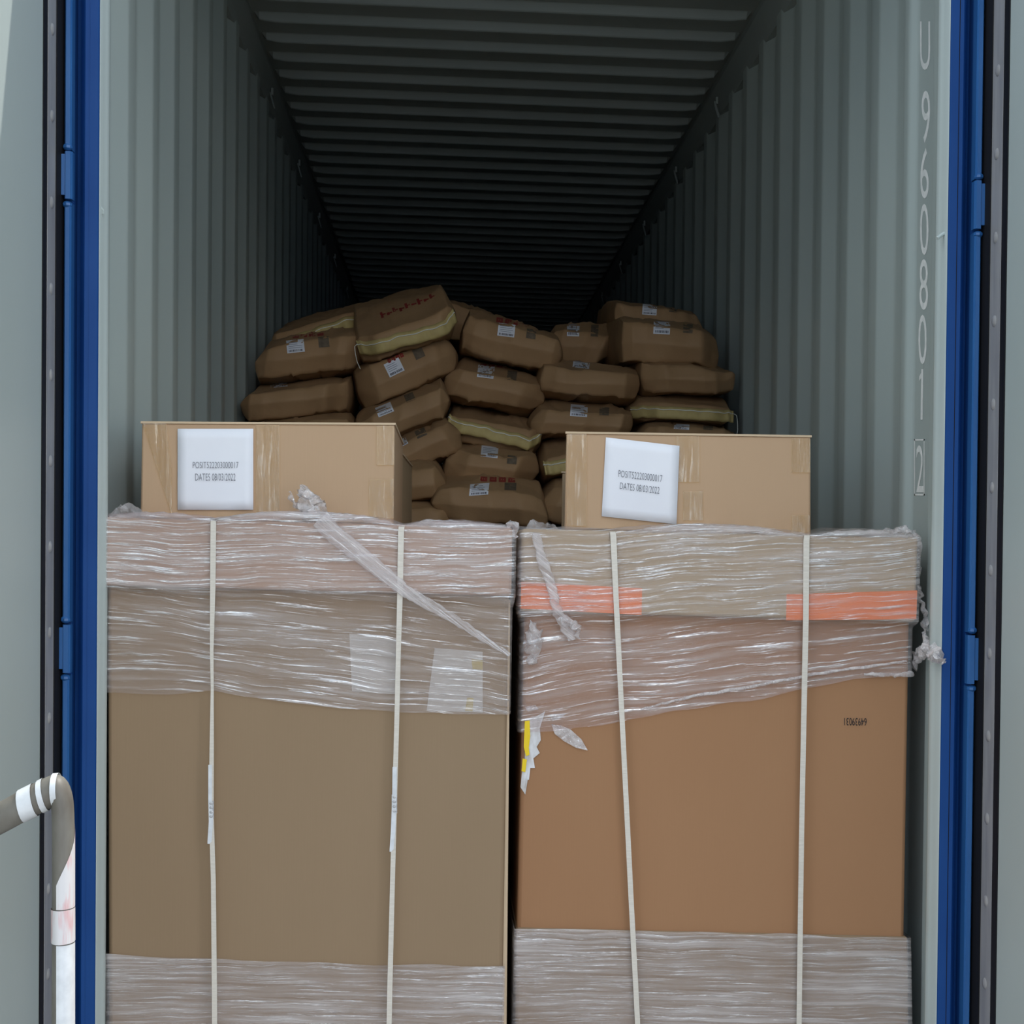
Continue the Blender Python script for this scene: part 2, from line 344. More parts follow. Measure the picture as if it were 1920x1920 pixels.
# small lashing hooks welded to the posts
hooks = [(trim, pts) for trim, pts in (('trim_4', [(187,388),(192,393),(193,400)]), ('trim_5', [(1757,447),(1766,440),(1773,436)]), ('trim_4', [(183,1196),(187,1203),(184,1211)]))]
for tn, pts in hooks:
    mb = MB().tube([at(x,y,0.012+0.004*i) for i,(x,y) in enumerate(pts)], 0.0035, 8)
    obj('lashing_hook', mb, M['lip'], bpy.data.objects[tn], smooth=True)
# open door leaves
for sg, nm in ((-1,'door_1'), (1,'door_2')):
    xi = 0.8495
    d = struct(nm, MB().box(min(sg*(xi+0.002),sg*(xi+0.034)), max(sg*(xi+0.002),sg*(xi+0.034)), -1.17, -0.030, 0.02, 2.60).tilt(), M['wall'])
    obj('gasket', MB().prism([(sg*0.8405,0.012),(sg*0.8405,-0.004),(sg*(xi-0.003),-0.040),(sg*(xi+0.010),-0.040),(sg*(xi+0.010),0.012)], 0.0, 2.9).tilt(), M['rubber'], d)
    obj('retainer_strip', MB().box(min(sg*(xi-0.001),sg*(xi+0.004)), max(sg*(xi-0.001),sg*(xi+0.004)), -0.098, -0.036, 0.02, 2.60).tilt(), M['steel'], d)
    obj('inner_groove', MB().box(min(sg*(xi+0.000),sg*(xi+0.004)), max(sg*(xi+0.000),sg*(xi+0.004)), -0.125, -0.098, 0.02, 2.60).tilt(), M['rubber'], d)
    for k in range(17):
        z = 0.1+0.152*k
        obj('rivet', MB().dome((sg*(xi-0.001), -0.068, z+TILT*sg*xi), 0.0035, 0.012, 0.011), M['steel'], d, smooth=True)

# container number on the right wall, one painted character under another
chars = [('U',40,131,1725,1744),('9',170,268,1728,1744),('6',277,372,1725.5,1741.5),('0',382,478,1725,1741),('8',486,581,1724,1740),('0',590,683,1722,1737.5),('1',692,787,1723,1733),('2',835,923,1718,1731.5)]
num = MB(); XN = WX+0.0134
def wall_quad(x0,y0,x1,y1):
    return [atx(x0,y0,XN), atx(x1,y0,XN), atx(x1,y1,XN), atx(x0,y1,XN)]
for ch, y0, y1, x0, x1 in chars:
    if ch == '1':
        num.add([atx(a, b, XN) for a, b in ((1727.5,692),(1731,692),(1730,787),(1726,787))], [(0,1,2,3)])
        num.add([atx(a, b, XN-0.0001) for a, b in ((1731,692),(1723.5,706),(1723.5,714),(1731,703))], [(0,1,2,3)]); continue
    q = wall_quad(x0,y0,x1,y1)
    t_ = text_mb(ch, q, w=1.0); num.add(t_.v, t_.f)
x0,y0,x1,y1 = 1714,823,1733.5,929
for a in ((x0,y0,x1,y0+3.2),(x0,y1-3.2,x1,y1),(x0,y0,x0+1.6,y1),(x1-1.6,y0,x1,y1)):
    num.add(wall_quad(*a), [(0,1,2,3)])
obj('stencilled_number', num, M['stencil'], wall_r)

# ================================================================== CARTONS
def carton_root(name, label, base_pt, group=None):
    return thing(name, label, 'box', base_pt, group=group)
def strap(parent, pts, Y, width, zt, seal=None, tail=None, thin=None, topdip=0.0):
    """pts: pixel path down the front; width in pixels"""
    rows = []
    for (px, py, w) in pts:
        p = at(px, py, Y); hw = at(px+w/2, py, Y)-p; rows.append((p, hw))
    mb = MB(); L = []
    p0, h0 = rows[0]
    path = [(Vector((p0.x, Y+1.2, p0.z+0.001)), h0), (Vector((p0.x, Y+0.012, p0.z+0.001)), h0)]+[(p, h) for p, h in rows]
    for p, h in path: L.append([p-h, p+h])
    mb.grid(L)
    o = obj('strap', mb, M['strap'], parent)
    so = o.modifiers.new('thickness', 'SOLIDIFY'); so.thickness = 0.0012; so.offset = 0
    if seal:
        sx, y0, y1, w = seal
        s = MB().hexa([at(sx-w/2,y0,Y-0.002), at(sx+w/2,y0,Y-0.002), at(sx+w/2,y1,Y-0.002), at(sx-w/2,y1,Y-0.002)], (0,0.004,0))
        for k in range(4):
            yy = y0+(k+0.5)*(y1-y0)/4
            c = at(sx, yy, Y-0.0025); s.dome(c, 0.0035, 0.0016, 0.0028)
        obj('seal', s, M['seal'], o)
    if tail:
        Lr = []
        for (px, py, w) in tail:
            p = at(px, py, Y-0.0022); hw = at(px+w/2, py, Y-0.0022)-p; Lr.append([p-hw, p+hw])
        obj('strap_tail', MB().grid(Lr), M['wtape'], o)
    return o
def fnoise(x, y, z): return noise.noise(Vector((x, y, z)))
def film_sheet(parent, lidq, Yf, bodyq, Yb, bot, mat, seed, hump, slant, side=0.35, name='stretch_film', nu=200, back=0.55):
    """skin of film over the lid top, down the lid and part of the body; bot: pixel polyline of its lower edge"""
    TL, TR, BR, BL = lidq
    bp = [at(x, y, Yb) for x, y in bot]
    def botz(x):
        for a, b in zip(bp, bp[1:]):
            if a.x <= x <= b.x: return a.z+(b.z-a.z)*(x-a.x)/(b.x-a.x)
        return bp[0].z if x < bp[0].x else bp[-1].z
    W_ = TR.x-TL.x
    cols = []
    for i in range(8, 0, -1): cols.append((0.0, side*(i/8)**1.5, -1))
    for i in range(nu+1): cols.append((i/nu, 0.0, 0))
    for i in range(1, 9): cols.append((1.0, side*(i/8)**1.5, 1))
    rows = []
    tl = [('top', b) for b in (back, back*0.6, 0.18, 0.06, 0.02)]+[('lid', i/34) for i in range(35)]+[('body', i/46) for i in range(1, 47)]
    for kind, v in tl:
        r = []
        for s, dside, sd_ in cols:
            zt = TL.z+(TR.z-TL.z)*s; zb = BL.z+(BR.z-BL.z)*s
            h = hump(s)
            xl = (TL.x+(BL.x-TL.x)*(0 if kind == 'top' else (v if kind == 'lid' else 1)))
            xr = (TR.x+(BR.x-TR.x)*(0 if kind == 'top' else (v if kind == 'lid' else 1)))
            e = 0.004
            if kind == 'body':
                xl = bodyq[0].x+(bodyq[3].x-bodyq[0].x)*v*0.4; xr = bodyq[1].x+(bodyq[2].x-bodyq[1].x)*v*0.4
                mix = min(1, v*9); xl = (BL.x)*(1-mix)+xl*mix; xr = (BR.x)*(1-mix)+xr*mix
            x = xl-e+(xr-xl+2*e)*s
            if sd_: x += sd_*0.004
            if kind == 'top':
                if sd_:
                    z = zt+0.003; y = Yf+max(dside, 0.0)
                    y = Yf+dside; x = xl-e if sd_ < 0 else xr+e
                    z = zt+h*0.3+0.003*v
                else:
                    y = Yf+v; z = zt+h*min(1, 0.55+v*3)*(1 if v < 0.3 else 0.3)+0.004+0.004*fnoise(x*30, v*20, seed)
            elif kind == 'lid':
                z = zt+h*(1-v)**3+(zb-zt)*v; y = Yf-0.006+dside
                if v == 0: y = Yf+0.004+dside
            else:
                zz = botz(x); z = zb+(zz-zb)*v
                mix = min(1, v*9); y = (Yf-0.006)*(1-mix)+(Yb-0.005)*mix+dside
            if kind != 'top' and not sd_:
                q = z-slant*x
                if kind == 'lid': d = 0.0008*fnoise(x*2.0+seed, q*55, seed)+0.0006*fnoise(x*5, q*140+seed, 3.1)-0.0006
                else: d = 0.0016*fnoise(x*1.5+seed, (q-slant*3*x)*26, seed)+0.0006*fnoise(x*4, q*90+seed, 3.1)-0.0010
                y += d*(1 if kind == 'lid' else 1.25)
                y = min(y, (Yf if kind == 'lid' else Yb)-0.0012) if (kind == 'lid' or v > 0.12) else y
            if kind == 'body' and v > 0.93: z += 0.004*fnoise(x*14, seed, 2.2)
            r.append(Vector((x, y, z)))
        rows.append(r)
    o = obj(name, MB().grid(rows), mat[0], parent, smooth=True, angle=180)
    o.data.materials.append(mat[1])
    org = Vector(parent.location); zc = {round(x, 2): 0 for x in (0,)}
    for p in o.data.polygons:
        c = p.center+org; s = (c.x-TL.x)/W_
        if c.z < BL.z+(BR.z-BL.z)*s-0.004: p.material_index = 1
    return o
def crumple(parent, pts, rad, Y, mat, seed, name='film_tail', n=10, amp=0.5, flat=1.0, k=10, squash=1.0):
    """bunched film: a ragged tube along pixel points"""
    P = [at(x, y, Y+dy) for x, y, dy in pts]; path = []; R = []
    for i in range(len(P)-1):
        for j in range(k):
            t = j/k; path.append(P[i].lerp(P[i+1], t)); R.append(rad[i]+(rad[i+1]-rad[i])*t)
    path.append(P[-1]); R.append(rad[-1])
    mb = MB().tube(path, R, n)
    if squash != 1.0:
        for i, v in enumerate(mb.v):
            c = path[i//n]; v.y = c.y+(v.y-c.y)*squash
    for v in mb.v:
        w = Vector((fnoise(v.x*90+seed, v.y*90, v.z*90), fnoise(v.x*90, v.y*90+seed, v.z*90)*flat, fnoise(v.x*90, v.y*90, v.z*90+seed)))
        v += w*amp*0.016
    return obj(name, mb, mat, parent, smooth=True, angle=60)

def printed_sheet(parent, Y, q, lines):
    TL, TR, BR, BL = [at(x, y, Y) for x, y in q]
    rows = []
    for i in range(9):
        a = i/8; r = []
        for j in range(9):
            b = j/8; p = TL.lerp(TR, b).lerp(BL.lerp(BR, b), a)
            p.y += -0.0018*max(0, fnoise(b*2.2, a*2.2, q[0][0]))-0.0004; r.append(p)
        rows.append(r)
    sh = obj('paper_sheet', MB().grid(rows), M['paper'], parent, smooth=True, angle=180)
    so = sh.modifiers.new('thickness', 'SOLIDIFY'); so.thickness = 0.0003; so.offset = -1
    mb = MB()
    for txt, tq in lines:
        t_ = text_mb(txt, [at(x, y, Y-0.0034) for x, y in tq], w=-0.014); mb.add(t_.v, t_.f)
    obj('printed_text', mb, M['ink'], sh)
    return sh

# ---- left pallet carton
YL = 0.05; YLb = 0.066
lq = [at(197,969,YL), at(961,989,YL), at(959,1118,YL), at(196,1098,YL)]
bq = [at(201,1092,YLb), at(954,1112,YLb), at(941,1925,YLb), at(204,1925,YLb)]
bq[2].z = bq[3].z = 0.012
bc = (bq[2]+bq[3])/2
left = carton_root('pallet_carton', 'large drab brown lidded carton at left, film wrapped above, two white straps with metal seals', (bc.x, YLb, 0.012))
obj('carton_body', MB().hexa(bq, (0,1.40,0)), M['card_left'], left, bevel=0.008)
obj('lid', MB().hexa(lq, (0,1.43,0)), M['card_lid'], left, bevel=0.006)
obj('side_flap', MB().hexa([at(944,1125,YLb+0.012), at(957,1125,YLb+0.012), at(950,1925,YLb+0.012), at(938,1925,YLb+0.012)], (0,0.30,0)), M['edge'], left, bevel=0.002)
for q, m in (([(655,1188),(750,1200),(748,1302),(660,1296)], 'faded'), ([(815,1215),(905,1222),(905,1336),(800,1332)], 'faded')):
    lab = obj('faded_label', quad_mb([at(x,y,YLb-0.0010) for x,y in q]), M[m], left)
for q in ([(884,1236),(905,1238),(905,1256),(886,1254)], [(876,1308),(888,1309),(886,1334),(872,1333)]):
    obj('yellow_mark', quad_mb([at(x,y,YLb-0.0018) for x,y in q]), M['yellow_tape'], left)
def humpL(s):
    x = 197+764*s
    def bump(a, b, h): return h*math.sin(math.pi*(x-a)/(b-a))**0.7 if a < x < b else 0
    return bump(190,398,0.010)+bump(402,750,0.021)+bump(754,965,0.010)+0.0015*fnoise(x*0.05,1,2)
film_sheet(left, lq, YL, bq, YLb, [(200,1300),(320,1300),(400,1293),(480,1306),(560,1320),(750,1334),(950,1341)], (M['film_left'], M['film_left_loose']), 3.3, humpL, -0.02)
# lower film band
def low_film(parent, q, Y, seed, bulge=0.0):
    TL, TR, BR, BL = q; rows = []
    for i in range(31):
        a = i/30; r = []
        for sgn in (0.3, 0.1): r.append(Vector((TL.lerp(BL,a).x-0.004-bulge*a, Y+sgn, TL.lerp(BL,a).z)))
        for j in range(121):
            b = j/120; p = TL.lerp(TR,b).lerp(BL.lerp(BR,b), a)
            p.x += (b-0.5)*(0.007+2*bulge*a)
            if a < 0.08: p.z += 0.006*fnoise(p.x*9, seed, 0)
            p.y = Y-0.004-0.0022*abs(fnoise(p.x*3, p.z*60, seed))-0.0015*abs(fnoise(p.x*11, p.z*150, seed)); r.append(p)
        for sgn in (0.1, 0.3): r.append(Vector((TR.lerp(BR,a).x+0.004+bulge*a, Y+sgn, TR.lerp(BR,a).z)))
        rows.append(r)
    return obj('base_film', MB().grid(rows), M['film_low'], parent, smooth=True, angle=180)
zz = [at(202,1790,YLb), at(943,1812,YLb)]
low_film(left, [zz[0], zz[1], Vector((bq[2].x,YLb,0.03)), Vector((bq[3].x,YLb,0.03))], YLb, 5.5)
YS = YL-0.0105
strap(left, [(400,977,10),(400,985,10.5),(399,1100,10),(397,1220,6.5),(398,1290,5.5),(397,1400,8),(396,1520,9),(400,1650,9),(402,1850,9.5),(403,2060,9.5)], YS, 10, lq[0].z, (396,1502,1535,9.5), [(394,1434,7),(394,1500,7),(395.5,1540,8),(393,1578,8),(391,1582,4)])
strap(left, [(753,988,11),(752,997,11),(750,1110,10.5),(747,1220,9),(744,1350,9),(740,1500,9),(736,1650,9),(731,1850,9.5),(727,2060,9.5)], YS, 10, lq[0].z, (739.5,1490,1525,10), [(740,1438,8),(739.5,1490,8),(737,1560,8.5),(734.5,1592,8),(732,1597,3)])
# twisted film tail running across the front and its ragged top
crumple(left, [(600,972,-0.002),(625,1000,0),(700,1060,0),(760,1108,0),(850,1160,0.006),(955,1228,0.012)], [0.019,0.017,0.015,0.012,0.009,0.004], YL-0.016, M['film_ribbon'], 2.0, 'film_tail', n=16, amp=0.16, flat=0.3, squash=0.35, k=14)
crumple(left, [(602,985,0),(588,955,0),(574,935,0),(570,918,0)], [0.017,0.022,0.019,0.009], YL+0.03, M['film_rope'], 7.0, 'film_tail', n=14, amp=0.9)
crumple(left, [(585,965,0),(560,948,0),(545,932,0),(541,922,0)], [0.010,0.006,0.004,0.002], YL+0.03, M['film_rope'], 9.0, 'film_tail', n=10, amp=0.5)
crumple(left, [(205,972,0),(230,960,0),(262,963,0),(290,972,0)], [0.004,0.011,0.010,0.003], YL+0.05, M['film_rope'], 11.0, 'film_tail', n=12, amp=0.8)
crumple(left, [(948,990,0),(956,980,0),(966,985,0),(968,1005,0)], [0.003,0.006,0.006,0.003], YL+0.03, M['film_rope'], 13.0, 'film_tail', n=10, amp=0.6)

# ---- right pallet carton
YR = 0.10; YRb = 0.116
rq = [at(978,991,YR), at(1722,1008,YR), at(1717,1166,YR), at(976,1147,YR)]
cq = [at(984,1140,YRb), at(1706,1158,YRb), at(1696,1765,YRb), at(969,1748,YRb)]
tq = [at(968,1740,YRb-0.006), at(1703,1757,YRb-0.006), at(1706,1925,YRb-0.006), at(966,1925,YRb-0.006)]
tq[2].z = tq[3].z = 0.012
bc = (tq[2]+tq[3])/2
right = carton_root('pallet_carton', 'large red-brown lidded carton at right with two orange tape patches, film wrapped above, white straps', (bc.x, YRb, 0.012))
obj('carton_body', MB().hexa(cq, (0,1.38,0)), M['card_right'], right, bevel=0.008)
obj('lid', MB().hexa(rq, (0,1.41,0)), M['card_lid2'], right, bevel=0.006)
obj('base_tray', MB().hexa(tq, (0,1.39,0)), M['card_left'], right, bevel=0.006)
for q in ([(977,1091),(1204,1103),(1203,1153),(976,1141)], [(1475,1114),(1720,1107),(1718,1161),(1474,1163)]):
    t_ = obj('orange_tape', quad_mb([at(x,y,YR-0.0010) for x,y in q], thick=0.0008), M['orange'], right)
a, b, c, d = [at(x,y,YR) for x,y in ((977,1091),(977,1091),(976,1141),(976,1141))]
obj('orange_tape', MB().add([a+Vector((-0.001,0,0)), a+Vector((-0.001,0.2,0)), d+Vector((-0.001,0.2,0)), d+Vector((-0.001,0,0))], [(0,1,2,3)]), M['orange'], right)
obj('printed_number', text_mb('64939031', [at(1625,1361,YRb-0.0012), at(1583,1360,YRb-0.0012), at(1583,1346,YRb-0.0012), at(1625,1346.5,YRb-0.0012)]), M['black_ink'], right)
def humpR(s):
    x = 978+744*s
    def bump(a, b, h): return h*math.sin(math.pi*(x-a)/(b-a))**0.7 if a < x < b else 0
    return bump(970,1148,0.002)+bump(1152,1510,0.018)+bump(1515,1730,0.015)+0.0015*fnoise(x*0.05,4,2)
film_sheet(right, rq, YR, cq, YRb, [(983,1372),(1060,1368),(1110,1362),(1250,1335),(1400,1315),(1505,1292),(1600,1274),(1704,1262)], (M['film_right'], M['film_right_loose']), 8.1, humpR, 0.10)
low_film(right, [tq[0], tq[1], Vector((tq[2].x,YRb,0.03)), Vector((tq[3].x,YRb,0.03))], YRb-0.008, 2.5, 0.002)
YS = YR-0.0105
strap(right, [(1149,998,11),(1150,1006,11),(1155,1120,10),(1164,1300,9.5),(1174,1500,9.5),(1184,1700,9.5),(1192,1850,9.5),(1202,2050,9.5)], YS, 10, rq[0].z)
strap(right, [(1513,1004,11),(1512,1014,11),(1511,1160,10.5),(1507,1350,10),(1503,1560,9.5),(1501,1700,9.5),(1499,1850,9.5),(1497,2050,9.5)], YS, 10, rq[0].z)
# rolled lower edge of the film
crumple(right, [(1200,1330,0),(1300,1305,0),(1420,1285,0),(1540,1262,0),(1640,1248,0),(1700,1240,0)], [0.002,0.003,0.0035,0.003,0.003,0.002], YRb-0.010, M['film_rope'], 4.0, 'film_edge', n=8, amp=0.15, flat=0.3)
crumple(right, [(1620,1262,0),(1665,1266,0),(1712,1263,0)], [0.002,0.004,0.005], YRb-0.010, M['film_rope'], 5.0, 'film_edge', n=8, amp=0.35, flat=0.5)
crumple(right, [(1005,1000,0),(1016,1050,0),(1034,1100,0),(1046,1150,0),(1066,1180,0.006),(1072,1200,0.006)], [0.008,0.010,0.010,0.009,0.013,0.007], YR-0.014, M['film_ribbon'], 6.0, 'film_tail', n=14, amp=0.25, flat=0.3, squash=0.4)
crumple(right, [(1048,1158,0),(1068,1166,0),(1084,1176,0),(1082,1198,0.006)], [0.004,0.008,0.007,0.003], YR-0.016, M['film_rope'], 16.0, 'film_tail', n=12, amp=0.7, flat=0.5)
crumple(right, [(998,1165,0.008),(1002,1200,0.010),(996,1245,0.010)], [0.006,0.014,0.004], YR-0.012, M['film_rope'], 18.0, 'film_tail', n=12, amp=0.8, flat=0.25)
crumple(right, [(1724,1098,0),(1730,1130,0),(1736,1160,0),(1734,1195,-0.02),(1744,1222,-0.06)], [0.002,0.004,0.006,0.005,0.010], YR+0.02, M['film_rope'], 21.0, 'film_tail', n=10, amp=0.6)
crumple(right, [(1712,1255,0.02),(1722,1225,0),(1742,1218,-0.06),(1758,1232,-0.14),(1776,1244,-0.16)], [0.002,0.006,0.013,0.008,0.002], YR+0.02, M['film_rope'], 23.0, 'film_tail', n=12, amp=0.9)
crumple(right, [(1640,1002,0),(1685,994,0),(1712,1002,0),(1724,1020,0),(1725,1080,0)], [0.003,0.008,0.009,0.005,0.002], YR+0.03, M['film_rope'], 25.0, 'film_tail', n=12, amp=0.7)
crumple(right, [(984,995,0),(1000,986,0),(1022,986,0),(1050,994,0)], [0.002,0.007,0.007,0.002], YR+0.05, M['film_rope'], 27.0, 'film_tail', n=12, amp=0.6)
# torn label and shreds at the left edge of the right carton
def ragged(parent, name, pts, Y, mat):
    P = [at(x, y, Y-0.002+0.002*fnoise(x*0.2, y*0.2, 1)) for x, y in pts]; c = sum(P, Vector())/len(P)
    mb = MB().add(P+[c], [(i, (i+1) % len(P), len(P)) for i in range(len(P))])
    o = obj(name, mb, mat, parent); so = o.modifiers.new('thickness', 'SOLIDIFY'); so.thickness = 0.0006
    return o
lab = ragged(right, 'torn_label', [(984,1348),(1004,1344),(1022,1334),(1012,1362),(1014,1388),(1004,1396),(1012,1412),(1000,1422),(1003,1440),(994,1440),(992,1462),(986,1462),(985,1490),(976,1476),(979,1445),(984,1420)], YRb-0.001, M['torn'])
ragged(right, 'yellow_label', [(984,1352),(993,1351),(994,1380),(991,1402),(993,1415),(986,1418),(982,1400)], YRb-0.004, M['yellow'])
ragged(right, 'yellow_label', [(980,1422),(988,1424),(985,1448),(978,1446)], YRb-0.004, M['yellow'])
ragged(right, 'film_shred', [(1034,1358),(1052,1360),(1070,1368),(1090,1386),(1102,1407),(1080,1402),(1058,1390),(1040,1376)], YRb-0.002, M['film_rope'])
ragged(right, 'film_shred', [(1030,1340),(1062,1338),(1050,1347),(1036,1352)], YRb-0.003, M['film_rope'])
ragged(right, 'film_shred', [(984,1325),(1004,1322),(1010,1330),(990,1334)], YRb-0.003, M['film_rope'])

for root, Y_, segs in ((left, YL, [[(205,968),(260,963),(340,965),(396,974)],[(405,974),(480,967),(580,963),(680,968),(748,985)],[(757,986),(800,977),(880,981),(955,989)]]),
                       (right, YR, [[(1156,1000),(1230,990),(1320,986),(1420,992),(1508,1004)],[(1518,1005),(1580,998),(1640,997),(1700,1004)]])):
    for sgm in segs:  # gathered film, added pale to whiten the lit lid edges
        n_ = len(sgm)
        crumple(root, [(x, y+3, 0.004) for x, y in sgm], [0.003]+[0.0065]*(n_-2)+[0.003], Y_, M['film_low'], sgm[0][0]*0.1, 'film_fold', n=10, amp=0.22, flat=0.5, k=18)

# ---- small cartons standing on the lids
def small_carton(label, Y, q, back, tapes, sheet=None, mat='card_small', flap=True, sit=None):
    F_ = [at(x, y, Y) for x, y in q]
    if sit is not None:
        for p in F_[2:]: p.z = sit(p.x)+0.001
    root = carton_root('carton', label, ((F_[2].x+F_[3].x)/2, Y, min(F_[2].z, F_[3].z)))
    obj('carton_body', MB().hexa(F_, back), M[mat], root, bevel=0.004)
    if flap:
        u = (F_[1]-F_[0]).normalized(); e = Vector((0,-0.002,0))
        tf = [F_[0]-u*0.002+e+Vector((0,0,0.003)), F_[1]+u*0.002+e+Vector((0,0,0.003)), F_[1]+u*0.002+e-Vector((0,0,0.001)), F_[0]-u*0.002+e-Vector((0,0,0.001))]
        obj('top_flap', MB().hexa(tf, Vector(back)+Vector((0,0.004,0))), M['edge'], root)
    for t_ in tapes:
        obj('packing_tape', quad_mb([at(x, y, Y-0.0022) for x, y in t_], thick=0.0004), M['tape'], root)
    if sheet: printed_sheet(root, Y-0.0034, *sheet)
    return root
def lidtop_l(x): return lq[0].z+(lq[1].z-lq[0].z)*(x-lq[0].x)/(lq[1].x-lq[0].x)
def lidtop_r(x): return rq[0].z+(rq[1].z-rq[0].z)*(x-rq[0].x)/(rq[1].x-rq[0].x)
def R4(x0,y0,x1,y1): return [(x0,y0),(x1,y0),(x1,y1),(x0,y1)]
A = small_carton(sit=lidtop_l, label='tan carton with a square white printed sheet, on the left wrapped carton', Y=0.14,
    q=[(266,793),(740,796),(738,984),(263,971)], back=(0.0,0.58,0.0),
    tapes=[[(268,794),(312,794),(322,880),(322,966),(266,964)][:4], R4(480,797,524,964), R4(706,798,739,872), R4(692,898,738,972)],
    sheet=([(333,804),(475,804),(475,956),(333,956)],
     [('POSIT522203000017', [(361.5,866),(447,866),(447,878),(361.5,878)]), ('DATES 08/03/2022', [(366,888),(441.5,888),(441.5,901),(366,901)])]))
A2 = small_carton(sit=lidtop_l, label='tan carton half hidden behind the left carton with the square printed sheet', Y=0.78,
    q=[(400,842),(752,849),(751,1000),(400,1000)], back=(0.012,0.60,0), tapes=[], mat='card_lid2')
B = small_carton(sit=lidtop_r, label='tan carton with a tilted white printed sheet, on the right wrapped carton', Y=0.20,
    q=[(1062,812),(1520,819),(1520,1010),(1058,996)], back=(0.052,0.56,0.0),
    tapes=[R4(1063,814,1100,986), R4(1268,818,1311,904), R4(1281,921,1318,976), R4(1484,822,1519,886), R4(1484,966,1518,1002)],
    sheet=([(1136,820),(1274,836),(1268.5,983),(1128,968)],
     [('POSIT522203000017', [(1160,881.5),(1242,891),(1241.5,904),(1159.5,894)]), ('DATES 08/03/2022', [(1163,904.5),(1237,913.5),(1236,926),(1162,917)])]))
B2 = small_carton(sit=lidtop_r, label='tan carton half hidden behind the right carton with the tilted printed sheet', Y=0.86,
    q=[(1054,886),(1400,890),(1400,1010),(1052,1000)], back=(0.10,0.5,0), tapes=[], mat='card_lid2')

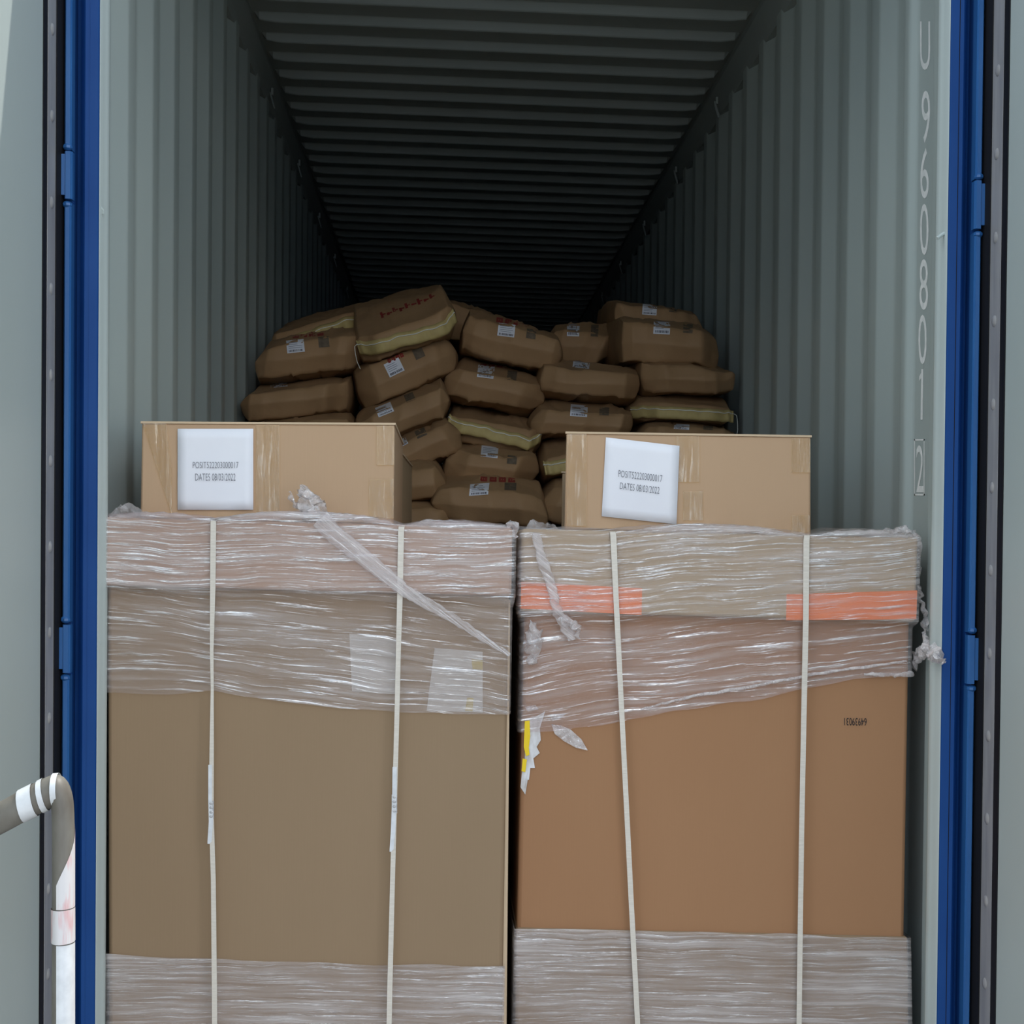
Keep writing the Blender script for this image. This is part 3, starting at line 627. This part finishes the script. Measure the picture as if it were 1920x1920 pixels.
# ================================================================== SACKS
def sack(name_label, px, py, Y, wpx, hpx, tilt, seed, L=0.72, yaw=0.0, pitch=3.0, droop=0.0, label=None, patch=None, red=None, sewn=False, ear=0.0, tail=False):
    c = at(px, py, Y); sc = F/(Y-CAM.y)
    w = wpx/sc; h = hpx/sc
    root = thing('paper_sack', name_label, 'sack', c, (math.radians(pitch), math.radians(-tilt), math.radians(yaw)), 'brown paper sacks in the pile')
    NU, NV = 56, 36
    rnd = random.Random(seed)
    exl, exr, skew = rnd.uniform(0.06, 0.22), rnd.uniform(0.06, 0.22), rnd.uniform(-0.35, 0.35)
    R_ = rnd.uniform
    ptop = [(R_(0.38,0.62) if not sewn else 0.30, R_(-0.10,0.10), R_(1.3,2.4)), (R_(1.15,1.45), -R_(0.35,0.75), R_(0.2,0.8)), (R_(1.15,1.45), R_(0.35,0.75), R_(0.2,0.8)),
            (R_(0.84,0.96), R_(-0.16,0.16), R_(-0.1,0.3)), (R_(0.66,0.85), R_(-0.5,0.5), R_(0.9,1.8))]
    pbot = [(R_(0.50,0.85), R_(-0.12,0.12), R_(1.0,2.2)), (R_(1.2,1.6), -R_(0.4,0.9), R_(0.3,1.0)), (R_(1.2,1.6), R_(0.4,0.9), R_(0.3,1.0)), (R_(0.85,1.0), R_(-0.12,0.12), 0.1)]
    cham = [(R_(0.45,0.8), R_(0.06,0.22)) for _ in (0, 1)]
    creases = [(rnd.uniform(-0.8,0.8), rnd.uniform(-1.2,1.2), rnd.uniform(0.02,0.05), rnd.uniform(-0.012,0.012)) for _ in range(6)]
    us = [math.sin((i/NU-0.5)*math.pi*0.92)/math.sin(0.46*math.pi) for i in range(NU+1)]
    vs = [(j/NV)**2.1 for j in range(NV+1)]
    def dome(u, v, top):
        ww = exl if u < 0 else exr
        fu = min(1.0, ((1-abs(u))/ww)**0.6) if abs(u) < 1 else 0.0
        fv = min(1.0, (v/0.035)**0.6)
        b = min(1, (1-v)/0.25); fv *= max(0.0, 1-(1-b)**2.4)**0.6
        for k0, ku, kv in (ptop if top else pbot): fv = min(fv, max(0.0, k0+ku*u+kv*v))
        return fu*fv
    def surf(u, v, top):
        x = u*w/2*(1+0.03*fnoise(u*1.3, v*2, seed)-0.05*(1-min(1, v*6))*abs(u)**6)
        x += 0.012*w*fnoise(seed, v*5, u*3)
        ct, cs = cham[0 if u < 0 else 1]
        y = v*L+cs*max(0, abs(u)-ct)*(1-v)+0.018*(abs(fnoise(u*1.9+seed*2, 0.0, 8.0))-0.2)*(1-v)+0.008*fnoise(u*2.2+seed, v*3, 1.0)*(1-v)
        hh = (0.63 if top else -0.45)*h*dome(u, v, top)
        n_ = 0.07*h*(abs(fnoise(u*1.3+seed*1.7, v*3.0+seed, 0.5 if top else 4.5))-0.2)+0.05*h*(abs(fnoise(u*3.1+seed, v*7+u*1.5, 1.5 if top else 6.5))-0.2)
        edge = min(1, dome(u, v, top)*1.6)
        for cu_, sl, ww, am in creases:
            dd = u-cu_-sl*(v-0.15); n_ += am*math.exp(-(dd/ww)**2)*0.55*edge
        z = hh+n_*edge-0.05*h
        x += skew*z
        y -= 0.009*math.exp(-v/0.004)*(1-abs(u)**6)
        z += 0.05*h*fnoise(u*1.6, seed, 3.0)*(1-v)
        z -= droop*h*u*abs(u)
        z += ear*h*max(0, abs(u)-0.75)*4*(1 if u > 0 else 0.4)*(1-min(1,v*4))
        return Vector((x, y, z))
    mb = MB()
    T = [[surf(u, v, True) for u in us] for v in vs]; B_ = [[surf(u, v, False) for u in us] for v in vs]
    # close the rim
    for j in range(NV+1):
        for i in range(NU+1):
            if i in (0, NU) or j in (0, NV):
                m_ = (T[j][i]+B_[j][i])/2; T[j][i] = m_.copy(); B_[j][i] = m_.copy()
    mb.grid(T); mb.grid([r[::-1] for r in B_])
    # obj in local space
    body = obj('sack_body', mb, M['kraft'], root, smooth=True, angle=70, local=True)
    mw = Matrix.LocRotScale(c, root.rotation_euler, None)
    mi = mw.inverted()
    bvh = BVHTree.FromPolygons([tuple(mw @ v.co) for v in body.data.vertices], [list(p.vertices) for p in body.data.polygons])
    def hit(x, y, off):
        d = ray(x, y).normalized(); loc, nrm, idx, dist = bvh.ray_cast(CAM, d)
        if loc is None: return None
        return mi @ (loc-d*off)
    def decal(quads, name, mat, parent, off, n=6, m=5):
        mb2 = MB(); ok = False
        for q in quads:
            rows = []
            for i in range(m+1):
                r = []
                for j in range(n+1):
                    a = j/n; b = i/m
                    x = (q[0][0]*(1-a)+q[1][0]*a)*(1-b)+(q[3][0]*(1-a)+q[2][0]*a)*b
                    y = (q[0][1]*(1-a)+q[1][1]*a)*(1-b)+(q[3][1]*(1-a)+q[2][1]*a)*b
                    r.append(hit(x, y, off))
                rows.append(r)
            for i in range(m):
                for j in range(n):
                    f = [rows[i][j], rows[i][j+1], rows[i+1][j+1], rows[i+1][j]]
                    if all(p is not None for p in f):
                        mb2.add(f, [(0,1,2,3)]); ok = True
        if not ok: return None
        return obj(name, mb2, mat, parent, smooth=True, angle=180, local=True)
    def rq_(cx, cy, ww, hh, ang, sk=0.0):
        ca, sa = math.cos(math.radians(ang)), math.sin(math.radians(ang))
        return [(cx+ca*a*ww/2+sa*b*hh/2+sk*b, cy-sa*a*ww/2+ca*b*hh/2) for a, b in ((-1,-1),(1,-1),(1,1),(-1,1))]
    def sub(q, a0, b0, a1, b1):
        def P(a, b):
            return tuple(((q[0][k]*(1-a)+q[1][k]*a)*(1-b)+(q[3][k]*(1-a)+q[2][k]*a)*b) for k in (0,1))
        return [P(a0,b0), P(a1,b0), P(a1,b1), P(a0,b1)]
    if label:
        q = rq_(*label)
        lb = decal([q], 'sticker', M['sticker'], root, 0.002)
        if lb:
            bars = []; a = 0.10
            rr = random.Random(seed+1)
            while a < 0.9:
                ww = rr.uniform(0.02, 0.06); bars.append(sub(q, a, 0.76, min(a+ww,0.92), 0.92)); a += ww+rr.uniform(0.015,0.04)
            decal(bars, 'barcode', M['ink'], lb, 0.0035, 1, 1)
            decal([sub(q, 0.1, b, rr.uniform(0.6,0.9), b+0.045) for b in (0.18,0.32,0.46,0.60)], 'printed_lines', M['pale_ink'], lb, 0.0035, 3, 1)
    if patch: decal([rq_(*patch)], 'printed_patch', M['patch_ink'], root, 0.002, 5, 5)
    if red:
        q = rq_(*red[:5]); bl = []
        if len(red) > 5:                     # thin slanted script
            for i in range(9):
                a = i/9; bl.append([tuple(p) for p in sub(q, a, 0.2+0.3*(i % 2), a+0.045, 0.9-0.2*(i % 3)*0.5)])
                bl.append(sub(q, a, 0.45+0.1*(i % 2), a+0.09, 0.60+0.1*(i % 2)))
        else:
            for i in range(4):
                a = i*0.25
                bl += [sub(q, a+0.02, 0.0, a+0.21, 0.34), sub(q, a+0.02, 0.62, a+0.21, 1.0), sub(q, a+0.02, 0.0, a+0.075, 1.0), sub(q, a+0.15, 0.0, a+0.21, 1.0), sub(q, a+0.095, 0.2, a+0.13, 0.8)]
        decal(bl, 'red_print', M['red_ink'], root, 0.002, 2, 2)
    if sewn:
        rim = [T[0][i] for i in range(NU+1)]
        sh = 0.042*(hpx/85.0)**0.3; rowsS = []
        for k in range(6):
            t = k/5; r = []
            for i, p in enumerate(rim):
                wv = fnoise(i*0.22+seed, 3, 1)
                r.append(p+Vector((0, -0.012*math.sin(t*math.pi*0.7)-0.004-0.012*wv*t, 0.012-(sh*t)+0.006*wv)))
            rowsS.append(r)
        st = obj('sewn_tape', MB().grid(rowsS), M['yellow_tape'], root, smooth=True, angle=60, local=True)
        so = st.modifiers.new('thickness', 'SOLIDIFY'); so.thickness = 0.002
        th = [rowsS[1][i].lerp(rowsS[2][i],0.3)+Vector((0,-0.0025,0)) for i in range(NU+1)]
        mbt = MB().tube(th, 0.0016, 5)
        if tail:
            e = th[-1] if tail > 0 else th[0]; sgn = 1 if tail > 0 else -1
            mbt.tube([e+Vector((sgn*a, -0.004, -b)) for a, b in ((0,0),(0.008,0.004),(0.012,0.025),(0.014,0.05),(0.011,0.075))], 0.0012, 5)
        obj('sewing_thread', mbt, M['thread'], st, smooth=True, local=True)
    return root
# (label, px, py, Y, w, h, tilt ...)
sack('brown sack with red print and sticker at the pile\'s left end, above the wall-side sack', 578, 664, 2.20, 210, 92, 6, 11, label=(554,649,33,24,6), patch=(607,641,20,20,6), red=(578,626,62,11,5))
sack('rearmost left sack sloping up to the right against the left wall, thin yellow end', 598, 616, 2.50, 205, 88, 19, 12, sewn=True)
sack('topmost brown sack with open yellow sewn end and red script, leaning up to the right', 764, 622, 2.10, 205, 98, 17, 13, sewn=True, red=(765,572,110,16,20,1), pitch=12, tail=-1, ear=0.12)
sack('brown sack tilted steeply up to the right, directly under the topmost yellow ended sack', 762, 694, 2.14, 212, 92, 24, 14, label=(739,689,31,27,26), patch=(785,662,19,20,24), red=(742,671,34,8,24))
sack('brown sack against the left wall, sticker half covered, above the left printed carton', 550, 746, 2.10, 212, 78, 7, 15, label=(523,720,32,12,6))
sack('brown sack mostly hidden behind the left printed carton, touching the left wall', 558, 812, 2.06, 218, 72, 6, 16)
sack('steeply tilted brown sack with a sticker, third from the top below the topmost sack', 752, 782, 2.06, 205, 88, 22, 17, label=(721,768,31,19,22), patch=(768,745,18,15,22))
sack('brown sack sloping up to the right, its sticker just beside the left carton corner', 778, 842, 2.00, 190, 84, 24, 18, label=(752,831,24,13,28), patch=(789,812,20,15,24))
sack('pale sharp cornered sack end low beside the left half hidden carton', 742, 912, 1.86, 196, 92, 8, 19)
sack('low dark sack just above the left wrapped carton lid, under the sharp cornered sack', 752, 984, 1.80, 200, 84, 3, 20)
sack('brown sack at the top centre with sticker and patch, drooping to the right', 962, 640, 2.22, 202, 86, -7, 21, label=(949.5,619,32,24,-7), patch=(996,626,18,18,-8), red=(962,604,66,9,-9), droop=0.12)
sack('dim brown sack at the back behind the top centre sack', 886, 612, 2.75, 150, 80, -16, 22)
sack('brown sack with sticker and red print above the wavy yellow ended sack', 930, 725, 2.16, 202, 88, -8, 23, label=(911,697,31,23,-7), patch=(960,704,18,17,-8), red=(930,684,60,8,-6), droop=0.10)
sack('crumpled sack with a wavy yellow sewn end in the centre of the pile', 926, 806, 2.08, 186, 78, -13, 24, sewn=True, ear=0.25)
sack('brown sack with sticker and patch under the wavy yellow ended sack', 925, 872, 1.98, 186, 80, -6, 25, label=(918,847,32,21,-6), patch=(960,862,18,16,-6))
sack('nearest low sack with red print and sticker, above the gap between wrapped cartons', 920, 946, 1.80, 230, 90, -4, 26, label=(898.5,917.5,36,22,4,-2), patch=(957,912,22,14,-3), red=(934,899,70,9,-2), ear=-0.1)
sack('dim sack set back right of the top centre sack with an upright sticker', 1092, 644, 2.60, 138, 92, -3, 27, label=(1075,614,23,33,-2), patch=(1115,620,14,22,-3), red=(1103,597,36,7,-6))
sack('bulging brown sack right of the middle, its sticker on the top edge', 1110, 714, 2.16, 202, 84, -2, 28, label=(1090,681,31,18,-7), patch=(1138,677,20,11,-4))
sack('brown sack with a sticker directly above the right printed carton at its left end', 1094, 792, 2.08, 202, 76, -3, 29, label=(1085.5,770,32,22,-4), patch=(1133,771,18,15,-4))
sack('dim sack at the upper right rear with a sticker, against the right wall', 1236, 602, 2.55, 178, 76, -4, 30, label=(1218,580.5,27,20,-4), patch=(1264,579,18,13,-4))
sack('topmost front sack at the right with a large sticker and folded left end', 1262, 642, 2.20, 204, 90, -3, 31, label=(1241,612,31,29,-3), patch=(1290,616,18,17,-4), red=(1265,598,60,7,-6), ear=-0.1)
sack('plain brown sack second from the top at the right wall, fold at its right end', 1294, 708, 2.16, 188, 66, 0, 32, ear=0.15)
sack('sack with a straight pale yellow sewn end at the right wall', 1284, 768, 2.12, 202, 64, -2, 33, sewn=True, tail=1)
sack('brown sack at the right wall just above the right printed carton, sticker half hidden', 1294, 826, 2.06, 200, 72, -2, 34, label=(1278,800,29,10,-4), patch=(1328,802,18,8,-4))
sack('sack with a yellow sewn corner hanging beside the right printed carton', 1092, 858, 1.95, 156, 84, 10, 35, sewn=True)
sack('dark sack low in the gap beside the right half hidden carton', 1108, 950, 1.86, 190, 86, -6, 36)
sack('dim brown sack deep in the hollow between the steep sacks and the yellow cornered sack', 1016, 884, 2.30, 150, 90, -30, 37)

# courses of the pile below the ones in sight, carrying them down to the floor
proto = sack('brown paper sack in the lower courses of the pile, behind the wrapped cartons', 1294, 900, 2.06, 200, 76, 0, 51)
first = True; rnd = random.Random(5)
for px, top_, Y_ in ((552, 1.27, 2.08), (748, 1.03, 1.90), (925, 1.08, 1.86), (1104, 1.08, 1.90), (1290, 1.27, 2.08)):
    x = at(px, 1041, Y_).x; n_ = int(top_/0.127); h_ = top_/n_
    for k in range(n_):
        if first: r = proto; first = False
        else:
            r = proto.copy(); C.objects.link(r)
            for ch in list(proto.children):
                c_ = ch.copy(); C.objects.link(c_); c_.parent = r
        r.location = (x+rnd.uniform(-0.008,0.008), Y_+rnd.uniform(-0.02,0.02), (k+0.5)*h_+TILT*x)
        r.rotation_euler = (0, 0, math.radians(rnd.uniform(-2,2))); r['group'] = 'brown paper sacks in the lower courses'

# ================================================================== HANDRAIL
YH = -0.80
hp = at(119, 1838, YH)
rail = thing('handrail', 'white taped pipe handrail outside the container at the lower left', 'handrail', (hp.x, YH, -1.30))
def vpt(px, py): return at(px, py, YH)
top = vpt(114, 1470); low = vpt(118.5, 1838)
path = [Vector((low.x+0.001, YH, -1.30)), low, vpt(119, 1600), vpt(118.5, 1530), vpt(116, 1497), vpt(108, 1480), vpt(95, 1484), vpt(60, 1502), vpt(-10, 1540)]
far = vpt(-150, 1610); path.append(far)
def ctube(pts, r, n=18): return MB().tube(pts, r, n, sx=0.667)
RR = 0.0215
def ell(pts, r, n=20):
    """pipe with the sideways squeeze of the photographed width"""
    P = [Vector(p) for p in pts]; mb = MB()
    Q = [Vector((p.x*1.5, p.y, p.z)) for p in P]
    mb.tube(Q, r, n)
    for v in mb.v: v.x /= 1.5
    return mb
def smooth_path(P, it=2):
    for _ in range(it):
        Q = [P[0]]
        for a, b in zip(P, P[1:]): Q += [a.lerp(b, 0.25), a.lerp(b, 0.75)]
        Q.append(P[-1]); P = Q
    return P
obj('pipe', ell(smooth_path(path), RR), M['rail'], rail, smooth=True, angle=60)
obj('pipe', ell([far, Vector((far.x, far.y, -1.30))], RR), M['rail'], rail, smooth=True)
def wrap(p0, p1, mat, name, a0=0, a1=2*math.pi, r=RR+0.0008, slant=0.0):
    n = 20; d = (p1-p0); rows = []
    t = Vector((d.x*1.5, d.y, d.z)).normalized(); a = Vector((0,1,0)); a = (a-t*a.dot(t)).normalized(); b = t.cross(a)
    for k in range(9):
        s = k/8; r_ = []
        for i in range(n+1):
            th = a0+(a1-a0)*i/n; o = (a*math.cos(th)+b*math.sin(th))*r; o.x /= 1.5
            q = p0+d*(s if slant == 0 else max(s, 0.0)) ; 
            if slant: q = p0+d*(s*(1-slant*(i/n))+slant*(i/n)*1.0*(0)+slant*(i/n)*s*0) 
            r_.append(q+o)
        rows.append(r_)
    return obj(name, MB().grid(rows), mat, rail, smooth=True, angle=180)
wrap(vpt(118.3,1702), vpt(118.5,1765), M['ptape'], 'tape_band', r=RR+0.0016)
wrap(vpt(111,1481), vpt(100,1482), M['wtape'], 'tape_band', r=RR+0.0016)
wrap(vpt(86,1489), vpt(76,1494), M['wtape'], 'tape_band', r=RR+0.0016)
wrap(vpt(66,1499), vpt(40,1512), M['wtape'], 'tape_band', r=RR+0.0016)
# sunlit right-hand side of the upright, painted on in the tape colours
def strip(y0, y1, mat, ytop):
    rows = []
    for k in range(13):
        s = k/12; r_ = []
        for i in range(11):
            th = math.radians(-18+140*i/10)          # from the near side round to the right
            yy = y0+(ytop[1]-ytop[0])*0+(1-i/10)*ytop[0]
            p = vpt(118.7, yy+(y1-yy)*s)
            r_.append(p+Vector((math.sin(th)*(RR+0.001)/1.5, -math.cos(th)*(RR+0.001), 0)))
        rows.append(r_)
    return obj('sunlit_side', MB().grid(rows), mat, rail, smooth=True, angle=180)
strip(1545, 1700, M['ptape'], (110,0))  # slanted upper end draws the diagonal shadow edge on the pipe
strip(1767, 2100, M['wtape'], (0,0))
